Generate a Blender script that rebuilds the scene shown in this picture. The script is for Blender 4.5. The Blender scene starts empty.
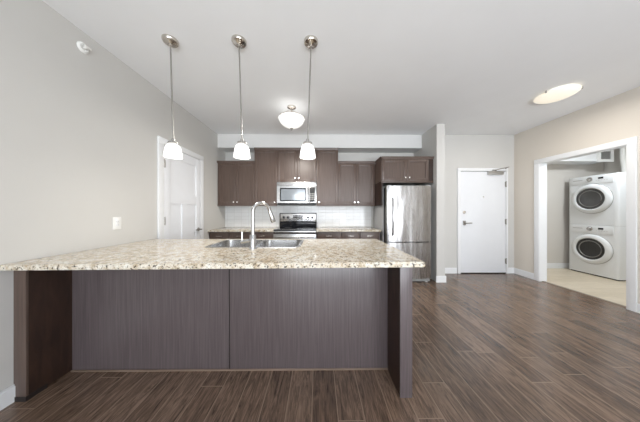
import bpy, bmesh, math, random
from mathutils import Vector, Matrix

random.seed(7)
R = math.radians
PI = math.pi
scene = bpy.context.scene
C = scene.collection

# ------------------------------------------------------------------ camera, light, exposure
cam_data = bpy.data.cameras.new('camera')
cam_data.sensor_fit = 'HORIZONTAL'
cam_data.sensor_width = 36.0
cam_data.lens = 11.0
cam_data.clip_start = 0.05
cam = bpy.data.objects.new('camera', cam_data)
C.objects.link(cam)
cam.location = (0, 0, 1.26)
cam.rotation_euler = (R(90), 0, R(-0.5))
scene.camera = cam

world = bpy.data.worlds.new('sky')
scene.world = world
world.use_nodes = True
wn = world.node_tree
bg = wn.nodes['Background']
bg.inputs['Color'].default_value = (0.80, 0.88, 1.0, 1)
bg.inputs['Strength'].default_value = 1.5

vs = scene.view_settings
vs.view_transform = 'Standard'
vs.look = 'None'
vs.gamma = 1
vs.use_curve_mapping = False
vs.exposure = 1.0

ROOM_BACK = -3.0           # the window wall behind the camera


def area_light(name, loc, rot, sx, sy, power, color):
    d = bpy.data.lights.new(name, 'AREA')
    d.shape = 'RECTANGLE'
    d.size, d.size_y = sx, sy
    d.energy = power
    d.color = color
    o = bpy.data.objects.new(name, d)
    C.objects.link(o)
    o.location = loc
    o.rotation_euler = rot
    return o


# daylight coming in through the big patio window behind the camera
area_light('window_daylight', (1.0, ROOM_BACK - 0.25, 1.5), (R(90), 0, 0), 5.0, 1.9, 75, (0.915, 0.96, 1.0))
# added fill light aimed upwards through the window to brighten the ceiling
up = area_light('upward_fill', (1.0, ROOM_BACK - 0.30, 0.75), (R(122), 0, 0), 5.0, 1.3, 38, (0.95, 0.975, 1.0))
up.data.spread = R(95)


# ------------------------------------------------------------------ materials
def new_mat(name):
    m = bpy.data.materials.new(name)
    m.use_nodes = True
    nt = m.node_tree
    b = nt.nodes['Principled BSDF']
    return m, nt, b


def plain(name, col, rough=0.5, metal=0.0, spec=0.5, noise=0.0, nscale=8, coat=0.0):
    m, nt, b = new_mat(name)
    b.inputs['Roughness'].default_value = rough
    b.inputs['Metallic'].default_value = metal
    b.inputs['Specular IOR Level'].default_value = spec
    b.inputs['Coat Weight'].default_value = coat
    n = nt.nodes.new('ShaderNodeTexNoise')
    n.inputs['Scale'].default_value = nscale
    tc = nt.nodes.new('ShaderNodeTexCoord')
    nt.links.new(tc.outputs['Object'], n.inputs['Vector'])
    r = nt.nodes.new('ShaderNodeValToRGB')
    k = noise
    r.color_ramp.elements[0].position = 0.3
    r.color_ramp.elements[1].position = 0.7
    r.color_ramp.elements[0].color = (col[0] * (1 - k), col[1] * (1 - k), col[2] * (1 - k), 1)
    r.color_ramp.elements[1].color = (min(1, col[0] * (1 + k)), min(1, col[1] * (1 + k)), min(1, col[2] * (1 + k)), 1)
    nt.links.new(n.outputs['Fac'], r.inputs['Fac'])
    nt.links.new(r.outputs['Color'], b.inputs['Base Color'])
    return m


def emit_mat(name, col, strength, base=(0.9, 0.9, 0.88)):
    m, nt, b = new_mat(name)
    b.inputs['Base Color'].default_value = (*base, 1)
    b.inputs['Roughness'].default_value = 0.25
    b.inputs['Emission Color'].default_value = (*col, 1)
    b.inputs['Emission Strength'].default_value = strength
    return m


def wood(name, c0, c1, rough=0.38, scale=(38, 38, 1.6), spec=0.5, fine=0.35):
    """dark stained veneer, grain along local Z"""
    m, nt, b = new_mat(name)
    b.inputs['Roughness'].default_value = rough
    b.inputs['Specular IOR Level'].default_value = spec
    tc = nt.nodes.new('ShaderNodeTexCoord')
    mp = nt.nodes.new('ShaderNodeMapping')
    mp.inputs['Scale'].default_value = scale
    nt.links.new(tc.outputs['Object'], mp.inputs['Vector'])
    n = nt.nodes.new('ShaderNodeTexNoise')
    n.inputs['Scale'].default_value = 1.6
    n.inputs['Detail'].default_value = 6
    n.inputs['Distortion'].default_value = 0.6
    nt.links.new(mp.outputs['Vector'], n.inputs['Vector'])
    r = nt.nodes.new('ShaderNodeValToRGB')
    r.color_ramp.elements[0].position = 0.32
    r.color_ramp.elements[0].color = (*c0, 1)
    r.color_ramp.elements[1].position = 0.68
    r.color_ramp.elements[1].color = (*c1, 1)
    nt.links.new(n.outputs['Fac'], r.inputs['Fac'])
    nt.links.new(r.outputs['Color'], b.inputs['Base Color'])
    bump = nt.nodes.new('ShaderNodeBump')
    bump.inputs['Strength'].default_value = fine
    bump.inputs['Distance'].default_value = 0.002
    nt.links.new(n.outputs['Fac'], bump.inputs['Height'])
    nt.links.new(bump.outputs['Normal'], b.inputs['Normal'])
    return m


def granite(name):
    m, nt, b = new_mat(name)
    b.inputs['Roughness'].default_value = 0.11
    b.inputs['Specular IOR Level'].default_value = 0.55
    tc = nt.nodes.new('ShaderNodeTexCoord')
    L = nt.links.new

    def noise(scale, detail=4, rough=0.6):
        n = nt.nodes.new('ShaderNodeTexNoise')
        n.inputs['Scale'].default_value = scale
        n.inputs['Detail'].default_value = detail
        n.inputs['Roughness'].default_value = rough
        L(tc.outputs['Object'], n.inputs['Vector'])
        return n

    def ramp(src, stops):
        r = nt.nodes.new('ShaderNodeValToRGB')
        e = r.color_ramp.elements
        while len(e) < len(stops):
            e.new(0.5)
        for k, (p, c) in enumerate(stops):
            e[k].position = p
            e[k].color = (*c, 1)
        L(src, r.inputs['Fac'])
        return r

    base = ramp(noise(20, 7, 0.75).outputs['Fac'], [(0.34, (0.40, 0.31, 0.20)), (0.45, (0.60, 0.52, 0.40)), (0.54, (0.72, 0.67, 0.57)), (0.70, (0.80, 0.79, 0.75))])
    sp1 = ramp(noise(70, 3, 0.6).outputs['Fac'], [(0.35, (0.08, 0.075, 0.08)), (0.395, (0.38, 0.35, 0.32)), (0.43, (1, 1, 1))])
    sp2 = ramp(noise(150, 2).outputs['Fac'], [(0.35, (0.40, 0.36, 0.32)), (0.45, (1, 1, 1))])
    m1 = nt.nodes.new('ShaderNodeMix'); m1.data_type = 'RGBA'; m1.blend_type = 'MULTIPLY'; m1.inputs[0].default_value = 1.0
    L(base.outputs['Color'], m1.inputs[6]); L(sp1.outputs['Color'], m1.inputs[7])
    m2 = nt.nodes.new('ShaderNodeMix'); m2.data_type = 'RGBA'; m2.blend_type = 'MULTIPLY'; m2.inputs[0].default_value = 0.7
    L(m1.outputs[2], m2.inputs[6]); L(sp2.outputs['Color'], m2.inputs[7])
    L(m2.outputs[2], b.inputs['Base Color'])
    return m


def plank_floor(name, c_dark, c_light, c_gap, width, length, rough, gap=0.0035, off=0.0, bump_s=0.35, grain=0.55, along='Y', streak=(24, 2.4, 1)):
    """long boards with randomly staggered ends, running along X or Y"""
    m, nt, b = new_mat(name)
    L = nt.links.new

    def math_(op, a, b_=None, c=None):
        n_ = nt.nodes.new('ShaderNodeMath'); n_.operation = op
        for k, v in enumerate((a, b_, c)):
            if v is None:
                continue
            if isinstance(v, (int, float)):
                n_.inputs[k].default_value = v
            else:
                L(v, n_.inputs[k])
        return n_.outputs[0]

    tc = nt.nodes.new('ShaderNodeTexCoord')
    sep = nt.nodes.new('ShaderNodeSeparateXYZ')
    L(tc.outputs['Object'], sep.inputs[0])
    across, run = (sep.outputs['X'], sep.outputs['Y']) if along == 'Y' else (sep.outputs['Y'], sep.outputs['X'])
    v = math_('DIVIDE', math_('ADD', across, off), width)
    row = math_('FLOOR', v)
    fv = math_('FRACT', v)
    wn1 = nt.nodes.new('ShaderNodeTexWhiteNoise'); wn1.noise_dimensions = '1D'
    L(row, wn1.inputs['W'])
    u = math_('ADD', math_('DIVIDE', run, length), math_('MULTIPLY', wn1.outputs['Value'], 7.0))
    col = math_('FLOOR', u)
    fu = math_('FRACT', u)
    cmb = nt.nodes.new('ShaderNodeCombineXYZ')
    L(row, cmb.inputs['X']); L(col, cmb.inputs['Y'])
    wn2 = nt.nodes.new('ShaderNodeTexWhiteNoise'); wn2.noise_dimensions = '2D'
    L(cmb.outputs[0], wn2.inputs['Vector'])
    # distance to the nearest board edge, in metres
    dv = math_('MULTIPLY', math_('MINIMUM', fv, math_('SUBTRACT', 1.0, fv)), width)
    du = math_('MULTIPLY', math_('MINIMUM', fu, math_('SUBTRACT', 1.0, fu)), length)
    dist = math_('MINIMUM', dv, du)
    mr = nt.nodes.new('ShaderNodeMapRange'); mr.interpolation_type = 'SMOOTHSTEP'
    mr.inputs['From Min'].default_value = gap * 0.5; mr.inputs['From Max'].default_value = gap * 1.2
    mr.inputs['To Min'].default_value = 1.0; mr.inputs['To Max'].default_value = 0.0
    L(dist, mr.inputs['Value'])
    gapf = mr.outputs['Result']
    # long grain, different on every board
    mp2 = nt.nodes.new('ShaderNodeMapping')
    mp2.inputs['Scale'].default_value = streak if along == 'Y' else (streak[1], streak[0], 1)
    L(tc.outputs['Object'], mp2.inputs['Vector'])
    sc = nt.nodes.new('ShaderNodeVectorMath'); sc.operation = 'SCALE'; sc.inputs['Scale'].default_value = 50.0
    L(wn2.outputs['Color'], sc.inputs[0])
    add = nt.nodes.new('ShaderNodeVectorMath'); add.operation = 'ADD'
    L(mp2.outputs['Vector'], add.inputs[0]); L(sc.outputs['Vector'], add.inputs[1])
    n = nt.nodes.new('ShaderNodeTexNoise')
    n.inputs['Scale'].default_value = 1.3
    n.inputs['Detail'].default_value = 8
    n.inputs['Roughness'].default_value = 0.68
    n.inputs['Distortion'].default_value = 1.8
    L(add.outputs['Vector'], n.inputs['Vector'])
    r = nt.nodes.new('ShaderNodeValToRGB')
    r.color_ramp.elements[0].position = 0.33
    r.color_ramp.elements[0].color = (1 - grain, 1 - grain, 1 - grain, 1)
    r.color_ramp.elements[1].position = 0.64
    r.color_ramp.elements[1].color = (1.0 + grain * 0.55,) * 3 + (1,)
    L(n.outputs['Fac'], r.inputs['Fac'])
    mp3 = nt.nodes.new('ShaderNodeMapping')
    mp3.inputs['Scale'].default_value = (170, 9, 1) if along == 'Y' else (9, 170, 1)
    L(tc.outputs['Object'], mp3.inputs['Vector'])
    n2 = nt.nodes.new('ShaderNodeTexNoise'); n2.inputs['Scale'].default_value = 1.0; n2.inputs['Detail'].default_value = 3
    L(mp3.outputs['Vector'], n2.inputs['Vector'])
    r2 = nt.nodes.new('ShaderNodeValToRGB')
    r2.color_ramp.elements[0].position = 0.36; r2.color_ramp.elements[0].color = (1 - grain * 0.42,) * 3 + (1,)
    r2.color_ramp.elements[1].position = 0.52; r2.color_ramp.elements[1].color = (1.0 + grain * 0.06,) * 3 + (1,)
    L(n2.outputs['Fac'], r2.inputs['Fac'])
    mpo = nt.nodes.new('ShaderNodeMix'); mpo.data_type = 'RGBA'; mpo.blend_type = 'MULTIPLY'; mpo.inputs[0].default_value = 1.0
    L(r.outputs['Color'], mpo.inputs[6]); L(r2.outputs['Color'], mpo.inputs[7])
    mixc = nt.nodes.new('ShaderNodeMix'); mixc.data_type = 'RGBA'
    mixc.inputs[6].default_value = (*c_dark, 1); mixc.inputs[7].default_value = (*c_light, 1)
    L(wn2.outputs['Value'], mixc.inputs[0])
    mx = nt.nodes.new('ShaderNodeMix'); mx.data_type = 'RGBA'; mx.blend_type = 'MULTIPLY'; mx.inputs[0].default_value = 1.0
    L(mixc.outputs[2], mx.inputs[6]); L(mpo.outputs[2], mx.inputs[7])
    mg = nt.nodes.new('ShaderNodeMix'); mg.data_type = 'RGBA'
    mg.inputs[7].default_value = (*c_gap, 1)
    L(gapf, mg.inputs[0]); L(mx.outputs[2], mg.inputs[6])
    L(mg.outputs[2], b.inputs['Base Color'])
    b.inputs['Roughness'].default_value = rough
    bump = nt.nodes.new('ShaderNodeBump')
    bump.inputs['Strength'].default_value = bump_s
    bump.inputs['Distance'].default_value = 0.003
    h = math_('SUBTRACT', n.outputs['Fac'], gapf)
    L(h, bump.inputs['Height'])
    L(bump.outputs['Normal'], b.inputs['Normal'])
    return m


def subway(name):
    m, nt, b = new_mat(name)
    L = nt.links.new
    tc = nt.nodes.new('ShaderNodeTexCoord')
    sep = nt.nodes.new('ShaderNodeSeparateXYZ'); com = nt.nodes.new('ShaderNodeCombineXYZ')
    L(tc.outputs['Object'], sep.inputs[0])
    L(sep.outputs['X'], com.inputs['X']); L(sep.outputs['Z'], com.inputs['Y'])
    br = nt.nodes.new('ShaderNodeTexBrick')
    br.offset = 0.0
    br.inputs['Scale'].default_value = 1.0
    br.inputs['Mortar Size'].default_value = 0.0028
    br.inputs['Brick Width'].default_value = 0.152
    br.inputs['Row Height'].default_value = 0.0765
    br.inputs['Color1'].default_value = (0.84, 0.85, 0.85, 1)
    br.inputs['Color2'].default_value = (0.78, 0.79, 0.79, 1)
    br.inputs['Mortar'].default_value = (0.69, 0.69, 0.68, 1)
    L(com.outputs[0], br.inputs['Vector'])
    L(br.outputs['Color'], b.inputs['Base Color'])
    b.inputs['Roughness'].default_value = 0.12
    bump = nt.nodes.new('ShaderNodeBump')
    bump.invert = True
    bump.inputs['Strength'].default_value = 0.4
    bump.inputs['Distance'].default_value = 0.003
    L(br.outputs['Fac'], bump.inputs['Height'])
    L(bump.outputs['Normal'], b.inputs['Normal'])
    return m


def brushed(name, col, rough=0.28, stretch=(2, 2, 120), wave=0.0):
    m, nt, b = new_mat(name)
    L = nt.links.new
    b.inputs['Base Color'].default_value = (*col, 1)
    b.inputs['Metallic'].default_value = 1.0
    tc = nt.nodes.new('ShaderNodeTexCoord')
    mp = nt.nodes.new('ShaderNodeMapping'); mp.inputs['Scale'].default_value = stretch
    L(tc.outputs['Object'], mp.inputs['Vector'])
    n = nt.nodes.new('ShaderNodeTexNoise'); n.inputs['Scale'].default_value = 3.0; n.inputs['Detail'].default_value = 3
    L(mp.outputs['Vector'], n.inputs['Vector'])
    mr = nt.nodes.new('ShaderNodeMapRange')
    mr.inputs['To Min'].default_value = rough * 0.8; mr.inputs['To Max'].default_value = rough * 1.25
    L(n.outputs['Fac'], mr.inputs['Value'])
    L(mr.outputs['Result'], b.inputs['Roughness'])
    if wave:
        mp3 = nt.nodes.new('ShaderNodeMapping'); mp3.inputs['Scale'].default_value = (7.0, 1.0, 1.6)
        L(tc.outputs['Object'], mp3.inputs['Vector'])
        n3 = nt.nodes.new('ShaderNodeTexNoise'); n3.inputs['Scale'].default_value = 1.0; n3.inputs['Detail'].default_value = 1
        L(mp3.outputs['Vector'], n3.inputs['Vector'])
        bp = nt.nodes.new('ShaderNodeBump'); bp.inputs['Strength'].default_value = 1.0; bp.inputs['Distance'].default_value = wave
        L(n3.outputs['Fac'], bp.inputs['Height']); L(bp.outputs['Normal'], b.inputs['Normal'])
    return m


def window_glass(name):
    m = bpy.data.materials.new(name); m.use_nodes = True
    nt = m.node_tree
    for n in list(nt.nodes):
        nt.nodes.remove(n)
    out = nt.nodes.new('ShaderNodeOutputMaterial')
    mix = nt.nodes.new('ShaderNodeMixShader'); mix.inputs[0].default_value = 0.06
    t = nt.nodes.new('ShaderNodeBsdfTransparent'); g = nt.nodes.new('ShaderNodeBsdfGlossy')
    g.inputs['Roughness'].default_value = 0.02
    nt.links.new(t.outputs[0], mix.inputs[1]); nt.links.new(g.outputs[0], mix.inputs[2])
    nt.links.new(mix.outputs[0], out.inputs['Surface'])
    return m


WALL = plain('warm_grey_wall_paint', (0.605, 0.595, 0.57), 0.75, spec=0.25, noise=0.012, nscale=2)
WALL_TAUPE = plain('taupe_wall_paint', (0.70, 0.65, 0.58), 0.75, spec=0.25, noise=0.012, nscale=2)
WALL_LAUN = plain('laundry_wall_paint', (0.64, 0.61, 0.57), 0.75, spec=0.25, noise=0.012, nscale=2)
CEIL = plain('white_ceiling_paint', (0.845, 0.855, 0.865), 0.85, spec=0.15, noise=0.01, nscale=3)
TRIM = plain('white_trim_paint', (0.82, 0.83, 0.84), 0.38, noise=0.008)
DOORP = plain('white_door_paint', (0.80, 0.815, 0.84), 0.42, noise=0.008)
FLOOR = plank_floor('hand_scraped_plank_floor', (0.122, 0.078, 0.054), (0.192, 0.128, 0.091), (0.265, 0.187, 0.133), 0.161, 1.22, 0.21, gap=0.0033, off=0.04, bump_s=0.09, grain=0.66, streak=(24, 3.0, 1))  # gap colour paler than the boards: bevel highlights painted into the seams
FLOOR.node_tree.nodes['Principled BSDF'].inputs['Specular IOR Level'].default_value = 0.7
FLOOR_L = plank_floor('pale_vinyl_floor', (0.60, 0.52, 0.40), (0.66, 0.58, 0.46), (0.50, 0.43, 0.33), 0.15, 0.9, 0.4, gap=0.002, bump_s=0.05, grain=0.12, along='X')
ESP = wood('espresso_cabinet_wood', (0.084, 0.056, 0.044), (0.118, 0.081, 0.065), 0.36)
ESP_I = wood('espresso_wood_daylit', (0.082, 0.065, 0.066), (0.122, 0.099, 0.101), 0.28, scale=(75, 75, 1.6), fine=0.2)  # cabinet wood again, reflected daylight put into its lighter, greyer colour
ESP_S = wood('espresso_wood_shaded', (0.020, 0.0095, 0.006), (0.040, 0.019, 0.012), 0.5, scale=(16, 16, 3))  # same espresso wood, shade of the side faces put into its darker colour
ESP_D = plain('espresso_shadow_gap', (0.02, 0.014, 0.012), 0.6, noise=0.1)
GRAN = granite('cream_speckled_granite')
TILE = subway('white_wall_tile')
STEEL = brushed('brushed_steel', (0.47, 0.465, 0.46), 0.20)
STEEL_F = brushed('fridge_door_steel', (0.42, 0.41, 0.405), 0.27, stretch=(90, 90, 1.5), wave=0.012)
STEEL_H = brushed('brushed_steel_horizontal', (0.53, 0.525, 0.52), 0.24, stretch=(120, 2, 2))
NICKEL = brushed('satin_nickel', (0.62, 0.58, 0.53), 0.22, stretch=(30, 30, 30))
NICKEL_D = brushed('dull_nickel', (0.40, 0.385, 0.36), 0.32, stretch=(30, 30, 30))
CHROME = brushed('polished_chrome', (0.52, 0.52, 0.52), 0.13, stretch=(10, 10, 10))
KNOB = brushed('bright_nickel_knob', (0.85, 0.83, 0.80), 0.18, stretch=(10, 10, 10))
BLACKG = plain('black_gloss_glass', (0.012, 0.013, 0.016), 0.06, noise=0.05)
BLACKP = plain('black_plastic', (0.02, 0.02, 0.022), 0.55, noise=0.1)
GREYSIDE = plain('grey_painted_steel', (0.42, 0.42, 0.42), 0.5, noise=0.05, nscale=200)
DARKSIDE = plain('olive_grey_door_edge', (0.11, 0.11, 0.085), 0.4, noise=0.05)
MWGLASS = plain('microwave_window_glass', (0.30, 0.33, 0.36), 0.10, metal=0.35, noise=0.03)
APPL = plain('white_appliance_enamel', (0.78, 0.80, 0.82), 0.22, noise=0.005)
APPL_G = plain('pale_grey_plastic', (0.50, 0.50, 0.50), 0.35, noise=0.02)
DRUM = brushed('drum_steel', (0.30, 0.30, 0.30), 0.3, stretch=(20, 20, 20))
DOORGL = plain('dark_door_glass', (0.030, 0.030, 0.031), 0.07, noise=0.1)
DOORGL2 = plain('grey_door_glass', (0.075, 0.075, 0.077), 0.12, noise=0.15)
WPLAST = plain('white_plastic', (0.84, 0.84, 0.82), 0.35, noise=0.005)
PVC = plain('white_duct', (0.82, 0.81, 0.78), 0.45, noise=0.01)
GRILLE = plain('grey_grille', (0.33, 0.33, 0.32), 0.5, noise=0.03)
GLASSW = window_glass('window_glass')
SHADE = emit_mat('lit_white_glass_shade', (1.0, 0.99, 0.97), 0.55)
BOWL = emit_mat('lit_white_glass_bowl', (1.0, 0.985, 0.96), 0.30)
DOME = emit_mat('lit_cream_glass_dome', (1.0, 0.90, 0.74), 0.27, base=(0.80, 0.76, 0.66))
CONCR = plain('balcony_concrete', (0.45, 0.45, 0.44), 0.8, noise=0.1)


# ------------------------------------------------------------------ mesh builder
class MB:
    """collects shapes (world coordinates) that end up as ONE mesh object"""

    def __init__(self):
        self.bm = bmesh.new()

    def _merge(self, tmp, mat=None):
        if mat is not None:
            bmesh.ops.transform(tmp, matrix=mat, verts=tmp.verts)
        me = bpy.data.meshes.new('tmp')
        tmp.to_mesh(me)
        tmp.free()
        self.bm.from_mesh(me)
        bpy.data.meshes.remove(me)
        return self

    def box(self, x0, x1, y0, y1, z0, z1, bev=0.0, seg=2, mat=None):
        t = bmesh.new()
        bmesh.ops.create_cube(t, size=1)
        for v in t.verts:
            v.co = Vector((x0 + (v.co.x + .5) * (x1 - x0), y0 + (v.co.y + .5) * (y1 - y0), z0 + (v.co.z + .5) * (z1 - z0)))
        if bev > 0:
            bmesh.ops.bevel(t, geom=t.edges[:], offset=bev, segments=seg, affect='EDGES', profile=0.6)
        return self._merge(t, mat)

    def cyl(self, p0, p1, r0, r1=None, seg=24, bev=0.0):
        p0, p1 = Vector(p0), Vector(p1)
        r1 = r0 if r1 is None else r1
        d = p1 - p0
        t = bmesh.new()
        bmesh.ops.create_cone(t, cap_ends=True, cap_tris=False, segments=seg, radius1=r0, radius2=r1, depth=d.length)
        if bev > 0:
            ed = [e for e in t.edges if len(e.link_faces) == 2 and any(len(f.verts) > 4 for f in e.link_faces)]
            bmesh.ops.bevel(t, geom=ed, offset=bev, segments=2, affect='EDGES')
        q = Vector((0, 0, 1)).rotation_difference(d.normalized()).to_matrix().to_4x4()
        return self._merge(t, Matrix.Translation((p0 + p1) / 2) @ q)

    def lathe(self, prof, centre, axis=(0, 0, 1), seg=40, scale=(1, 1)):
        """prof: list of (radius, height) along axis"""
        t = bmesh.new()
        rings = []
        for (r, h) in prof:
            if r <= 1e-6:
                rings.append([t.verts.new((0, 0, h))])
            else:
                rings.append([t.verts.new((r * math.cos(2 * PI * k / seg) * scale[0], r * math.sin(2 * PI * k / seg) * scale[1], h)) for k in range(seg)])
        for a, b in zip(rings, rings[1:]):
            for k in range(seg):
                k2 = (k + 1) % seg
                if len(a) == 1 and len(b) == 1:
                    continue
                if len(a) == 1:
                    t.faces.new((a[0], b[k], b[k2]))
                elif len(b) == 1:
                    t.faces.new((a[k], a[k2], b[0]))
                else:
                    t.faces.new((a[k], a[k2], b[k2], b[k]))
        bmesh.ops.recalc_face_normals(t, faces=t.faces)
        q = Vector((0, 0, 1)).rotation_difference(Vector(axis).normalized()).to_matrix().to_4x4()
        return self._merge(t, Matrix.Translation(Vector(centre)) @ q)

    def tube(self, pts, r, seg=16, radii=None):
        pts = [Vector(p) for p in pts]
        t = bmesh.new()
        rings = []
        up = None
        for i, p in enumerate(pts):
            d = (pts[min(i + 1, len(pts) - 1)] - pts[max(i - 1, 0)]).normalized()
            if up is None:
                up = d.orthogonal().normalized()
            up = (up - d * up.dot(d)).normalized()
            s = d.cross(up)
            rr = radii[i] if radii else r
            rings.append([t.verts.new(p + (up * math.cos(2 * PI * k / seg) + s * math.sin(2 * PI * k / seg)) * rr) for k in range(seg)])
        for a, b in zip(rings, rings[1:]):
            for k in range(seg):
                k2 = (k + 1) % seg
                t.faces.new((a[k], a[k2], b[k2], b[k]))
        t.faces.new(rings[0]); t.faces.new(rings[-1])
        bmesh.ops.recalc_face_normals(t, faces=t.faces)
        return self._merge(t)

    def prism(self, loop, axis, a0, a1, holes=()):
        """extrude a closed 2D outline (with holes) along 'x','y' or 'z' from a0 to a1"""
        def P(u, v, a):
            return {'x': (a, u, v), 'y': (u, a, v), 'z': (u, v, a)}[axis]
        t = bmesh.new()
        edges = []
        for lp in (loop, *holes):
            vs_ = [t.verts.new(P(u, v, a0)) for (u, v) in lp]
            for k in range(len(vs_)):
                edges.append(t.edges.new((vs_[k], vs_[(k + 1) % len(vs_)])))
        bmesh.ops.triangle_fill(t, use_beauty=True, use_dissolve=False, edges=edges)
        ext = bmesh.ops.extrude_face_region(t, geom=t.faces[:])
        dv = Vector(P(0, 0, a1)) - Vector(P(0, 0, a0))
        bmesh.ops.translate(t, vec=dv, verts=[g for g in ext['geom'] if isinstance(g, bmesh.types.BMVert)])
        bmesh.ops.recalc_face_normals(t, faces=t.faces)
        return self._merge(t)


def build(name, mb, mat, parent=None, angle=35):
    origin = Vector((0, 0, 0))
    root = parent
    while root is not None:                    # parts carry no offset of their own: their mesh sits relative to the thing's base
        origin += root.location
        root = root.parent
    bm = mb.bm
    if parent is None:
        lo = Vector([min(v.co[k] for v in bm.verts) for k in range(3)])
        hi = Vector([max(v.co[k] for v in bm.verts) for k in range(3)])
        origin = Vector(((lo.x + hi.x) / 2, (lo.y + hi.y) / 2, lo.z))
        if name in ('floor', 'floor_laundry', 'countertop', 'backsplash') or name.startswith(('wall_', 'ceiling')):
            origin = Vector((0, 0, 0))
    for v in bm.verts:
        v.co -= origin
    for f in bm.faces:
        f.smooth = True
    me = bpy.data.meshes.new(name)
    bm.to_mesh(me)
    bm.free()
    me.set_sharp_from_angle(angle=R(angle))
    me.materials.append(mat)
    o = bpy.data.objects.new(name, me)
    C.objects.link(o)
    if parent is None:
        o.location = origin
    else:
        o.parent = parent
    return o


def tag(o, label=None, cat=None, group=None, kind=None):
    if label: o['label'] = label
    if cat: o['category'] = cat
    if group: o['group'] = group
    if kind: o['kind'] = kind
    return o


def thing(name, loc, label, cat, group=None, kind=None):
    o = bpy.data.objects.new(name, None)
    C.objects.link(o)
    o.location = loc
    o.empty_display_size = 0.1
    return tag(o, label, cat, group, kind)


def struct(name, mb, mat, label=None, cat=None):
    return tag(build(name, mb, mat), label, cat, kind='structure')


def box_mb(*a, **k):
    return MB().box(*a, **k)


def rrect(x0, x1, y0, y1, r, n=6):
    pts = []
    for cx, cy, a in ((x1 - r, y1 - r, 0), (x0 + r, y1 - r, 90), (x0 + r, y0 + r, 180), (x1 - r, y0 + r, 270)):
        for k in range(n + 1):
            t = R(a + 90 * k / n)
            pts.append((cx + r * math.cos(t), cy + r * math.sin(t)))
    return pts


# ------------------------------------------------------------------ setting
XL, XR = -2.02, 3.97          # left / right walls
YB, YE = 4.27, 3.93           # kitchen wall / entry wall
H = 2.80
XW0, XW1 = 2.095, 2.24        # wing wall beside the fridge
YW = 3.44
LX0, LX1 = 4.09, 6.30         # laundry
LY0, LY1 = 1.90, 4.26
OY0, OY1, OZ = 2.48, 3.465, 2.11   # laundry opening
T = 0.12

struct('floor', MB().box(XL - T, XR + 0.06, ROOM_BACK - 0.1, YB + T, -0.1, 0), FLOOR, 'dark brown hand-scraped plank floor of the room', 'floor')
struct('floor_laundry', MB().box(XR + 0.06, LX1 + T, LY0 - T, LY1 + T, -0.1, 0), FLOOR_L, 'pale beige floor of the laundry closet', 'floor')
struct('ceiling', MB().box(XL - T, LX1 + T, ROOM_BACK - 0.1, YB + T, H, H + 0.1), CEIL, 'smooth white ceiling over the room', 'ceiling')
struct('wall_left', MB().box(XL - T, XL, ROOM_BACK, YB + T, 0, H), WALL, 'long warm grey wall at the left with a white panel door', 'wall')
struct('wall_kitchen', MB().box(XL, XW0, YB, YB + T, 0, H), WALL, 'grey wall behind the kitchen cabinets', 'wall')
struct('wall_wing', MB().box(XW0, XW1, YW, YB + T, 0, H), WALL, 'short stub wall beside the refrigerator', 'wall')
struct('wall_entry', MB().box(XW1, XR, YE, YE + T, 0, H), WALL, 'grey wall holding the entry door', 'wall')
mb = MB()
mb.box(XR, LX0, ROOM_BACK, OY0 - 0.012, 0, H)
mb.box(XR, LX0, OY1 + 0.012, YB + T, 0, H)
mb.box(XR, LX0, OY0 - 0.012, OY1 + 0.012, OZ + 0.012, H)
struct('wall_right', mb, WALL_TAUPE, 'taupe wall at the right with the laundry opening', 'wall')
struct('wall_laundry_far', MB().box(LX0, LX1, LY1, LY1 + T, 0, H), WALL_LAUN, 'taupe far wall of the laundry closet', 'wall')
struct('wall_laundry_side', MB().box(LX1, LX1 + T, LY0 - T, LY1 + T, 0, H), WALL_LAUN, 'taupe wall behind the stacked washer and dryer', 'wall')
struct('wall_laundry_near', MB().box(LX0, LX1, LY0 - T, LY0, 0, H), WALL_LAUN, 'taupe near wall of the laundry closet', 'wall')
struct('ceiling_soffit', MB().box(XL, XW0, YE + 0.01, YB, 2.533, H), plain('soffit_paint', (0.70, 0.70, 0.69), 0.8, spec=0.2, noise=0.01), 'white boxed soffit above the kitchen cabinets', 'soffit')

# window wall behind the camera
WX0, WX1, WZ0, WZ1 = -1.4, 3.4, 0.12, 2.42
mb = MB()
mb.box(XL, WX0, ROOM_BACK - T, ROOM_BACK, 0, H)
mb.box(WX1, XR, ROOM_BACK - T, ROOM_BACK, 0, H)
mb.box(WX0, WX1, ROOM_BACK - T, ROOM_BACK, 0, WZ0)
mb.box(WX0, WX1, ROOM_BACK - T, ROOM_BACK, WZ1, H)
struct('wall_window', mb, WALL, 'wall with the wide patio window facing the kitchen', 'wall')
w = thing('window_1', (1.0, ROOM_BACK - 0.06, WZ0), 'wide three-pane patio window facing the kitchen', 'window', kind='structure')
f = MB()
ff = 0.06
for x in (WX0, WX0 + 1.58, WX0 + 3.16, WX1 - ff):
    f.box(x, x + ff, ROOM_BACK - 0.09, ROOM_BACK - 0.03, WZ0, WZ1)
f.box(WX0, WX1, ROOM_BACK - 0.088, ROOM_BACK - 0.032, WZ0, WZ0 + ff)
f.box(WX0, WX1, ROOM_BACK - 0.088, ROOM_BACK - 0.032, WZ1 - ff, WZ1)
build('window_frame', f, TRIM, w)
build('window_pane', MB().box(WX0 + 0.02, WX1 - 0.02, ROOM_BACK - 0.064, ROOM_BACK - 0.056, WZ0 + 0.02, WZ1 - 0.02), GLASSW, w)

# baseboards
BH, BT = 0.115, 0.015


def bb(name, x0, x1, y0, y1, label):
    m_ = MB().box(x0, x1, y0, y1, 0, BH - 0.012)
    m_.box(x0 + (0.004 if x1 - x0 < 0.05 else 0), x1 - (0.004 if x1 - x0 < 0.05 else 0), y0 + (0.004 if y1 - y0 < 0.05 else 0), y1 - (0.004 if y1 - y0 < 0.05 else 0), BH - 0.012, BH, bev=0.003)
    struct(name, m_, TRIM, label, 'baseboard')


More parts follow.
